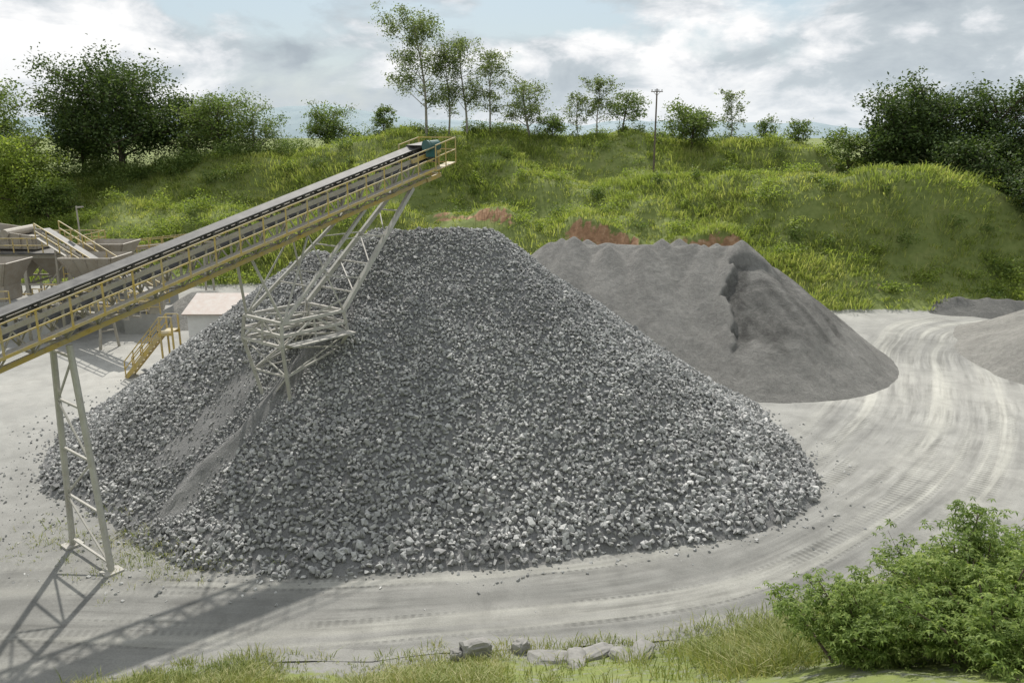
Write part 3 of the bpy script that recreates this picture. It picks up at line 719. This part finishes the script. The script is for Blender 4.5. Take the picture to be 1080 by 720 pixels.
for sg in (-1,1):
    for s in (S1+.05,S1+.7,S1+1.35):hf.beam(cp(s,sg*1.16,-1.02),cp(s,sg*1.16,.1),.05)
    for n in (.1,-.42):hf.beam(cp(S1+.05,sg*1.16,n),cp(S1+1.35,sg*1.16,n),.045)
    hf.beam(cp(S1+.05,sg*.9,-1.0),cp(S1+1.35,sg*.9,-1.0),.5,.05)
for n in (.1,-.42,-1.0):hf.beam(cp(S1+1.35,-1.16,n),cp(S1+1.35,1.16,n),.045)
hf.obj('head_frame',M['yellow'],CE,og)
mo=MB();mo.tube([cp(S1-.1,.86,.12),cp(S1+.5,.86,.0)],.22,14);mo.beam(cp(S1+.1,.85,-.42),cp(S1+.1,.85,-.05),.45,.45);mo.tube([cp(S1-.26,.86,.16),cp(S1-.1,.86,.12)],.24,14)
mo.obj('drive_motor',M['teal'],CE,og,bevel=.015)
hc=MB()
for l in (-.52,.50):hc.poly([cp(S1-.1,l,.12),cp(S1+.85,l,.0),cp(S1+.85,l,-.9),cp(S1-.1,l,-.34)],.03)
hc.poly([cp(S1-.1,-.5,.14),cp(S1+.88,-.5,.02),cp(S1+.88,.5,.02),cp(S1-.1,.5,.14)],.03)
hc.obj('head_hood',M['darks'],CE,og)
# lower bent
zt=ZB-1.56;g=0
for nm,sg,l0 in (('support_leg',1,1.45),('support_leg',-1,1.45)):
    mb=MB();g=float(terr(np.array([cw(0,sg*l0,0)[0]]),np.array([cw(0,sg*l0,0)[1]]))[0])
    mb.tube([cw(0,sg*l0,g-.3),cw(0,sg*.62,zt)],.105,10)
    mb.beam(cw(-.3,sg*l0,g+.03),cw(.3,sg*l0,g+.03),.5,.08)
    mb.obj(nm,M['white'],CE,og)
br=MB()
def bl(t):return 1.45+(.62-1.45)*t
T=[.04,.27,.5,.73,.95]
for i,t in enumerate(T):
    z=g+(zt-g)*t;l=bl(t);br.beam(cw(0,-l,z),cw(0,l,z),.07)
    if i<4:
        z2=g+(zt-g)*T[i+1];l2=bl(T[i+1])
        if i%2==0:br.beam(cw(-.03,l,z),cw(-.03,-l2,z2),.055)
        else:br.beam(cw(.03,-l,z),cw(.03,l2,z2),.055)
br.obj('cross_bracing',M['white'],CE,og)
# mid tower standing in the heap
tw=MB()
def tg(s,l):
    p=cw(s,l,0);return float(heap(np.array([p[0]]),np.array([p[1]]))[0])
mid=lambda A,Bq,t:tuple(np.array(A)*(1-t)+np.array(Bq)*t)
SC=8.9
ring=[(SC-1.6,-1.3),(SC+1.6,-1.3),(SC+1.6,1.3),(SC-1.6,1.3)]
ZR0,ZR1=6.1,7.0
def rg(i,sc,z):
    s,l=ring[i%4];return cw(SC+(s-SC)*sc,l*sc,z)
def ftp(i,lo=.6):
    s,l=ring[i%4];s=SC+(s-SC)*.66;l=l*.66;return cw(s,l,min(tg(s,l),ZR0-.2)-lo)
for z,sc in ((ZR0,1.0),(ZR0+.42,.97),(ZR1,.94)):
    for i in range(4):tw.beam(rg(i,sc,z),rg(i+1,sc,z),.11)
    tw.beam(rg(0,sc,z),rg(2,sc,z),.07)
tw.beam(rg(1,1,ZR0),rg(3,1,ZR0),.07)
for i in range(4):
    a=rg(i,1,ZR0);b=rg(i+1,1,ZR0);ta=rg(i,.94,ZR1);tb=rg(i+1,.94,ZR1);fa,fb=ftp(i),ftp(i+1)
    tw.beam(a,ta,.12);tw.beam(a,fa,.13);tw.beam(a,mid(ta,tb,.5),.06);tw.beam(mid(ta,tb,.5),b,.06);tw.beam(mid(a,b,.5),mid(ta,tb,.5),.07)
    tw.beam(mid(a,fa,.45),mid(b,fb,.45),.07);tw.beam(a,mid(b,fb,.45),.05);tw.beam(b,mid(a,fa,.45),.05);tw.beam(mid(a,fa,.45),fb,.05)
rr=np.random.RandomState(4)
# stray members and bent struts bolted across the frame
for i in range(7):
    s0,s1=SC+rr.uniform(-1.6,1.6),SC+rr.uniform(-1.6,1.6);l0,l1=rr.uniform(-1.4,1.6,2)
    tw.beam(cw(s0,l0,ZR0+rr.uniform(-.7,.2)),cw(s1,l1,ZR1+rr.uniform(-.2,.7)),.055)
tw.beam(cw(SC-1.5,1.65,ZR0+.1),cw(SC+1.5,1.65,ZR0+.1),.55,.05)
tw.obj('tower_frame',M['white'],CE,og)
rk=MB()
HS,LS=15.2,12.4
A0=lambda sg:cw(SC+1.5,sg*1.2,ZR1)
B0=lambda sg:cw(SC-1.4,sg*1.2,ZR1)
A1=lambda sg:cp(HS,sg*.52,-1.5)
B1=lambda sg:cp(LS,sg*.52,-1.5)
for sg in (-1,1):
    rk.beam(A0(sg),A1(sg),.17);rk.beam(B0(sg),B1(sg),.12)
    rk.beam(B0(sg),cp(6.8,sg*.52,-1.5),.09)
    rk.beam(B0(sg),cp(9.4,sg*.52,-1.5),.06);rk.beam(A0(sg),cp(9.4,sg*.52,-1.5),.06)
    for t,u_ in ((.25,.4),(.6,.72)):
        rk.beam(mid(A0(sg),A1(sg),t),mid(B0(sg),B1(sg),u_),.045)
for t in (.14,.36,.58,.80):
    rk.beam(mid(A0(1),A1(1),t),mid(A0(-1),A1(-1),t),.06)
    if t<.75:rk.beam(mid(A0(1),A1(1),t),mid(A0(-1),A1(-1),t+.22),.045)
for t in (.3,.65):
    rk.beam(mid(B0(1),B1(1),t),mid(B0(-1),B1(-1),t),.05)
rk.obj('raking_struts',M['white'],CE,og)

# ---------------------------------------------------------------- plant on the left
def gz(x,y):return float(terr(np.array([float(x)]),np.array([float(y)]))[0])
PE=empty('screening_plant',(-39,66,0));meta(PE,'dusty beige screening plant on steel columns with yellow railings','quarry machine');pg=(-39,66,0)
f=MB();w=MB();y_=MB();h_=MB();dk=MB()
for x in (-46,-42.5,-39,-35.5):
    for y in (64,68.5):
        f.beam((x,y,-.2),(x,y,4.6),.28)
    f.beam((x,64,4.5),(x,68.5,4.5),.22);f.beam((x,64,2.2),(x,68.5,2.2),.16)
for y in (64,68.5):
    f.beam((-46.2,y,4.5),(-35.3,y,4.5),.25,.35);f.beam((-46,y,2.2),(-35.5,y,2.2),.16)
    for a,b in ((-46,-42.5),(-42.5,-39),(-39,-35.5)):f.beam((a,y+.02,.2),(b,y+.02,4.3),.10)
dk.beam((-46.4,66.2,4.75),(-34.8,66.2,4.75),5.6,.12)
w.poly([(-45.2,64.6,5.1),(-38.2,64.6,4.95),(-38.2,64.6,6.0),(-45.2,64.6,7.0)],.12);w.poly([(-45.2,67.9,5.1),(-38.2,67.9,4.95),(-38.2,67.9,6.0),(-45.2,67.9,7.0)],.12)
w.poly([(-38.2,64.6,4.95),(-38.2,68,4.95),(-38.2,68,6.0),(-38.2,64.6,6.0)],.08)
w.poly([(-45.1,64.8,6.3),(-38.3,64.8,5.5),(-38.3,67.8,5.5),(-45.1,67.8,6.3)],.08)
for i in range(8):
    x=-44.9+i*.92;zt_=7.0-(x+45.2)*.143;w.beam((x,64.42,5.12),(x,64.42,zt_),.10,.12)
for x in (-43.5,-40.5):w.tube([(x,64.3,6.2),(x,68.3,6.2)],.35,12)
for x in (-44.2,-40.7,-37.3):
    for i in range(4):
        A=[(-1.5,-1.8),(1.5,-1.8),(1.5,1.8),(-1.5,1.8)];q0,q1=A[i],A[(i+1)%4]
        h_.poly([(x+q0[0],66.2+q0[1],4.25),(x+q1[0],66.2+q1[1],4.25),(x+q1[0]*.3,66.2+q1[1]*.3,2.4),(x+q0[0]*.3,66.2+q0[1]*.3,2.4)],.05)
for y in (63.5,69.0):
    for x in np.arange(-46.3,-34.7,1.15):y_.beam((x,y,4.8),(x,y,5.95),.07)
    for z in (5.95,5.4):y_.beam((-46.4,y,z),(-34.8,y,z),.07)
for y in np.arange(63.5,69.1,1.1):y_.beam((-34.8,y,4.8),(-34.8,y,5.95),.06)
for z in (5.95,5.4):y_.beam((-34.8,63.5,z),(-34.8,69,z),.06)
f.obj('support_frame',M['beige'],PE,pg);w.obj('screen_box',M['rust'],PE,pg);y_.obj('handrail',M['yellow'],PE,pg);h_.obj('hopper',M['rust'],PE,pg);dk.obj('platform',M['darks'],PE,pg)
st=MB()
for yy in (62.4,63.2):st.beam((-34.6,yy,4.7),(-30.6,yy,.1),.08,.22)
for i in range(14):
    t=(i+.5)/14;st.beam((-34.6+4*t,62.4,4.7-4.6*t),(-34.6+4*t,63.2,4.7-4.6*t),.26,.04)
for yy in (62.38,63.22):
    st.beam((-34.6,yy,5.75),(-30.6,yy,1.15),.06)
    for i in range(5):
        t=i/4;st.beam((-34.6+4*t,yy,4.7-4.6*t),(-34.6+4*t,yy,5.75-4.6*t),.055)
st.obj('stair',M['yellow'],PE,pg)
def crusher(cx,cy,label):
    KE=empty('crusher_station',(cx,cy,0));meta(KE,label,'quarry machine');kg=(cx,cy,0)
    def b(mb,p,q,*a,**k):mb.beam((p[0]+cx,p[1]+cy,p[2]),(q[0]+cx,q[1]+cy,q[2]),*a,**k)
    a=MB();b(a,(-2.9,0,-.1),(-2.9,0,2.6),5,2.6,up=(0,1,0));b(a,(.9,-.8,-.1),(.9,-.8,1.5),2.4,3.0,up=(0,1,0));a.obj('concrete_block',M['conc'],KE,kg)
    a=MB();Ax=[(-1.9,-1.6),(1.9,-1.6),(1.9,1.6),(-1.9,1.6)]
    for i in range(4):
        q0,q1=Ax[i],Ax[(i+1)%4];a.poly([(cx-2.9+q1[0],cy+q1[1],5.4),(cx-2.9+q0[0],cy+q0[1],5.4),(cx-2.9+q0[0]*.55,cy+q0[1]*.55,3.6),(cx-2.9+q1[0]*.55,cy+q1[1]*.55,3.6)],.08)
    b(a,(-2.9,0,2.6),(-2.9,0,3.7),2.3,2.0,up=(0,1,0))
    for i in range(5):b(a,(-4.6+i*.85,-1.65,5.3),(-3.9+i*.5,-.95,3.7),.1,.1)
    a.obj('hopper',M['rust'],KE,kg)
    a=MB();b(a,(.9,-.8,1.5),(.9,-.8,3.0),1.6,2.0,up=(0,1,0));a.tube([(cx+1.9,cy-2.0,2.3),(cx+1.9,cy-2.3,2.3)],.8,20);a.tube([(cx,cy-2.0,2.1),(cx,cy-2.25,2.1)],.45,16);a.obj('crusher_body',M['beige'],KE,kg,bevel=.03)
    a=MB()
    for x in np.arange(-5.5,2.6,1.0):
        zb=2.62 if x<-.3 else 1.52;b(a,(x,-2.5,zb),(x,-2.5,zb+1.05),.065)
    for z in (3.65,3.15):b(a,(-5.5,-2.5,z),(-.5,-2.5,z),.065)
    for z in (2.55,2.05):b(a,(-.4,-2.5,z),(2.5,-2.5,z),.065)
    a.obj('handrail',M['yellow'],KE,kg)
crusher(-33.5,56,'dusty brown rock crusher with steel hopper on a concrete block')
crusher(-30.2,66,'dusty rock crusher with steel hopper beside the screening plant')
crusher(-27.5,58.5,'dusty rock crusher with steel hopper behind the pale conveyor')
sandheap('sand_heap',M['sand2'],((-24.5,61),(-23.5,62)),2.2,.62,(-36,-16,54,68),.25,81,'small pale dusty heap under the short conveyor',.1)

def small_conv(name,A,Bp,wd,label,legs):
    A=np.array(A,float);Bp=np.array(Bp,float);E=empty(name,(A[0],A[1],0));meta(E,label,'conveyor');og=(A[0],A[1],0)
    d=Bp-A;Ld=np.linalg.norm(d);d/=Ld;rt=np.cross(d,[0,0,1]);rt/=np.linalg.norm(rt)
    def q(s,l,n):return tuple(A+d*s+rt*l+np.array([0,0,n]))
    f=MB();y=MB();b=MB()
    for l in (-wd/2,wd/2):
        f.beam(q(0,l,-.1),q(Ld,l,-.1),.1,.14);f.beam(q(0,l,-.8),q(Ld,l,-.8),.1,.12)
    n=max(3,int(Ld/1.2))
    for i in range(n+1):
        s=Ld*i/n
        for l in (-wd/2,wd/2):
            f.beam(q(s,l,-.75),q(s,l,-.15),.06)
            if i<n:f.beam(q(s,l,-.75),q(s+Ld/n,l,-.15),.05)
            k=1 if l>0 else -1;f.beam(q(s,l,-.45),q(s,l+k*.6,-.45),.05);y.beam(q(s,l+k*.6,-.45),q(s,l+k*.6,.65),.065)
    for k in (-1,1):
        for z in (.65,.1):y.beam(q(0,k*(wd/2+.6),z),q(Ld,k*(wd/2+.6),z),.065)
    f.beam(q(0,(wd/2+.33),-.43),q(Ld,(wd/2+.33),-.43),.5,.04)
    b.beam(q(-.2,0,.08),q(Ld+.2,0,.08),wd*.8,.05);b.tube([q(0,-wd*.42,-.12),q(0,wd*.42,-.12)],.2,12);b.tube([q(Ld,-wd*.42,-.12),q(Ld,wd*.42,-.12)],.2,12)
    f.obj('truss',M['beige'],E,og);y.obj('handrail',M['yellow'],E,og);b.obj('belt',M['belt'],E,og)
    for s in legs:
        lg=MB()
        for l in (-1,1):lg.beam(q(s,l*wd/2,-.86),(q(s,l*wd*.8,0)[0],q(s,l*wd*.8,0)[1],-.1),.14)
        zz=q(s,0,-.8)[2];lg.beam((q(s,-wd*.62,0)[0],q(s,-wd*.62,0)[1],zz*.55),(q(s,wd*.62,0)[0],q(s,wd*.62,0)[1],zz*.55),.09)
        lg.obj('support_leg',M['beige'],E,og)
small_conv('conveyor',(-34.8,60.5,6.9),(-25.5,57,2.4),.9,'short inclined conveyor with yellow railings beside the plant',(1.2,5.0,8.6))
small_conv('conveyor',(-44,72,3.0),(-25,69,5.2),.9,'low raised conveyor behind the screening plant',(2,8,14,18))
small_conv('conveyor',(-38,61,1.6),(-24,50,3.4),.8,'low dusty conveyor running across the plant yard',(2,8,14))
ME=MB();ME.tube([(-33.2,62,0),(-33.2,62,8.6)],.06,8);ME.beam((-33.2,62,8.5),(-32.7,62,8.55),.25,.1);o=ME.obj('lamp_mast',M['beige'],None,(-33.2,62,0));meta(o,'thin steel mast with a lamp beside the screening plant','mast')
# yellow access stair
SE=MB()
for yy in (45.4,46.3):SE.beam((-22.7,yy,.05),(-20.4,yy,2.7),.09,.24)
for i in range(10):
    t=(i+.5)/10;SE.beam((-22.7+2.3*t,45.45,.05+2.65*t),(-22.7+2.3*t,46.25,.05+2.65*t),.26,.04)
for yy in (45.36,46.34):
    for o_ in (1.0,.55):SE.beam((-22.7,yy,.05+o_),(-20.4,yy,2.7+o_),.055)
    for i in range(5):
        t=i/4;SE.beam((-22.7+2.3*t,yy,.05+2.65*t),(-22.7+2.3*t,yy,1.05+2.65*t),.055)
    for x in (-20.4,-19.7):SE.beam((x,yy,-.1),(x,yy,3.7),.09)
    SE.beam((-20.4,yy,2.7),(-19.7,yy,2.7),.1,.18);SE.beam((-20.4,yy,3.7),(-19.7,yy,3.7),.055)
SE.beam((-20.4,45.85,2.82),(-19.7,45.85,2.82),.9,.05)
o=SE.obj('access_stair',M['yellow'],None,(-21,46,0));meta(o,'yellow steel access stair with handrails and small landing','stair')
# small block shed with faded roof
HE=empty('shed',(-19.6,53,0));meta(HE,'small white-walled block shed with sloping faded pinkish roof','shed');hg=(-19.6,53,0)
x0,x1,y0,y1,za,zb=-21.4,-18.2,51.8,54.2,2.5,3.2
a=MB();a.poly([(x0,y0,-.1),(x1,y0,-.1),(x1,y0,za),(x0,y0,za)],-.2);a.poly([(x0,y1,-.1),(x1,y1,-.1),(x1,y1,zb),(x0,y1,zb)],.2)
a.poly([(x0+.02,y0+.22,-.1),(x0+.02,y1-.22,-.1),(x0+.02,y1-.22,zb-.1),(x0+.02,y0+.22,za)],.2);a.poly([(x1-.02,y0+.22,-.1),(x1-.02,y1-.22,-.1),(x1-.02,y1-.22,zb-.1),(x1-.02,y0+.22,za)],-.2)
a.obj('wall',M['wall'],HE,hg);a=MB();a.poly([(x0-.25,y0-.3,za-.05),(x1+.25,y0-.3,za-.05),(x1+.25,y1+.25,zb+.1),(x0-.25,y1+.25,zb+.1)],.07);a.obj('roof',M['lid'],HE,hg)

# ---------------------------------------------------------------- utility pole
def pole(x,y,h,label):
    z=gz(x,y);E=empty('utility_pole',(x,y,z));meta(E,label,'utility pole')
    m=MB();m.tube([(0,0,-.3),(0,0,h)],[.12,.08],9);m.obj('post',M['wood'],E)
    m=MB();m.beam((-.65,0,h-.3),(.65,0,h-.3),.09,.09);m.beam((-.35,0,h-.35),(0,.0,h-.75),.04);m.beam((.35,0,h-.35),(0,0,h-.75),.04);m.obj('crossarm',M['wood'],E)
    for q in (-.55,-.2,.2,.55):
        m=MB();m.tube([(q,0,h-.25),(q,0,h-.14),(q,0,h-.06)],[.03,.06,.03],8);m.obj('insulator',M['conc'],E)
zp=gz(16.0,93)
pole(16.0,93,18.7-zp,'weathered wooden utility pole with crossarm on the grassy hill')

# ---------------------------------------------------------------- world, sun, camera
w=bpy.data.worlds.new('World');scene.world=w;w.use_nodes=True;nt=w.node_tree;nt.nodes.clear()
out=nt.nodes.new('ShaderNodeOutputWorld');bg=nt.nodes.new('ShaderNodeBackground');bg.inputs[1].default_value=.1
sky=nt.nodes.new('ShaderNodeTexSky');sky.sky_type='NISHITA';sky.sun_disc=False;sky.sun_elevation=math.radians(49);sky.sun_rotation=math.radians(-5);sky.air_density=1.2;sky.dust_density=2
tc=nt.nodes.new('ShaderNodeTexCoord');sp=nt.nodes.new('ShaderNodeSeparateXYZ');L(nt,tc.outputs['Generated'],sp.inputs[0])
mp=nt.nodes.new('ShaderNodeMapping');mp.inputs['Scale'].default_value=(1,1,2.2);mp.inputs['Location'].default_value=(.85,.1,.45);L(nt,tc.outputs['Generated'],mp.inputs[0])
n1=noise(nt,3.4,10,.56,mp.outputs[0],.3);n2=noise(nt,2.1,4,.5,mp.outputs[0],.2);n3=noise(nt,9.5,10,.58,mp.outputs[0],.3)
cov=ramp(nt,n1.outputs[0],[(.42,0.0),(.50,1.0)]).outputs[0]
val=mth(nt,'ADD',mth(nt,'MULTIPLY',n2.outputs[0],.38),mth(nt,'ADD',mth(nt,'MULTIPLY',n3.outputs[0],.36),mth(nt,'MULTIPLY',n1.outputs[0],.26)))
val=mth(nt,'SUBTRACT',val,mth(nt,'MULTIPLY',sp.outputs[0],.06))
cc=ramp(nt,val,[(.42,(4.3,4.9,5.4)),(.48,(5.6,6.2,6.6)),(.51,(7.8,8.1,8.4)),(.545,(10.2,10.2,10.2))]).outputs[0]
blue=mix(nt,.6,sky.outputs[0],(5.0,6.6,8.0))
col=mix(nt,cov,blue,cc)
hz=ramp(nt,sp.outputs[2],[(.0,1.0),(.09,.0)]).outputs[0]
col=mix(nt,mth(nt,'MULTIPLY',hz,.45),col,(6.9,7.6,8.1))
col=mix(nt,ramp(nt,sp.outputs[2],[(.35,0.0),(.7,.6)]).outputs[0],col,(11.0,11.3,11.5))
L(nt,col,bg.inputs[0]);L(nt,bg.outputs[0],out.inputs[0])
sd=bpy.data.lights.new('sun','SUN');sd.energy=5.0;sd.angle=math.radians(.9);sd.color=(1,.955,.88)
so=bpy.data.objects.new('sun',sd);so.rotation_euler=(math.radians(-41),0,math.radians(6));so.location=(0,60,60);link(so)
cd=bpy.data.cameras.new('camera');cd.lens=28.33;cd.sensor_width=36;cd.clip_end=12000;cd.clip_start=.1
co=bpy.data.objects.new('camera',cd);co.location=(0,0,14);co.rotation_euler=(math.radians(75.5),0,0);link(co);scene.camera=co
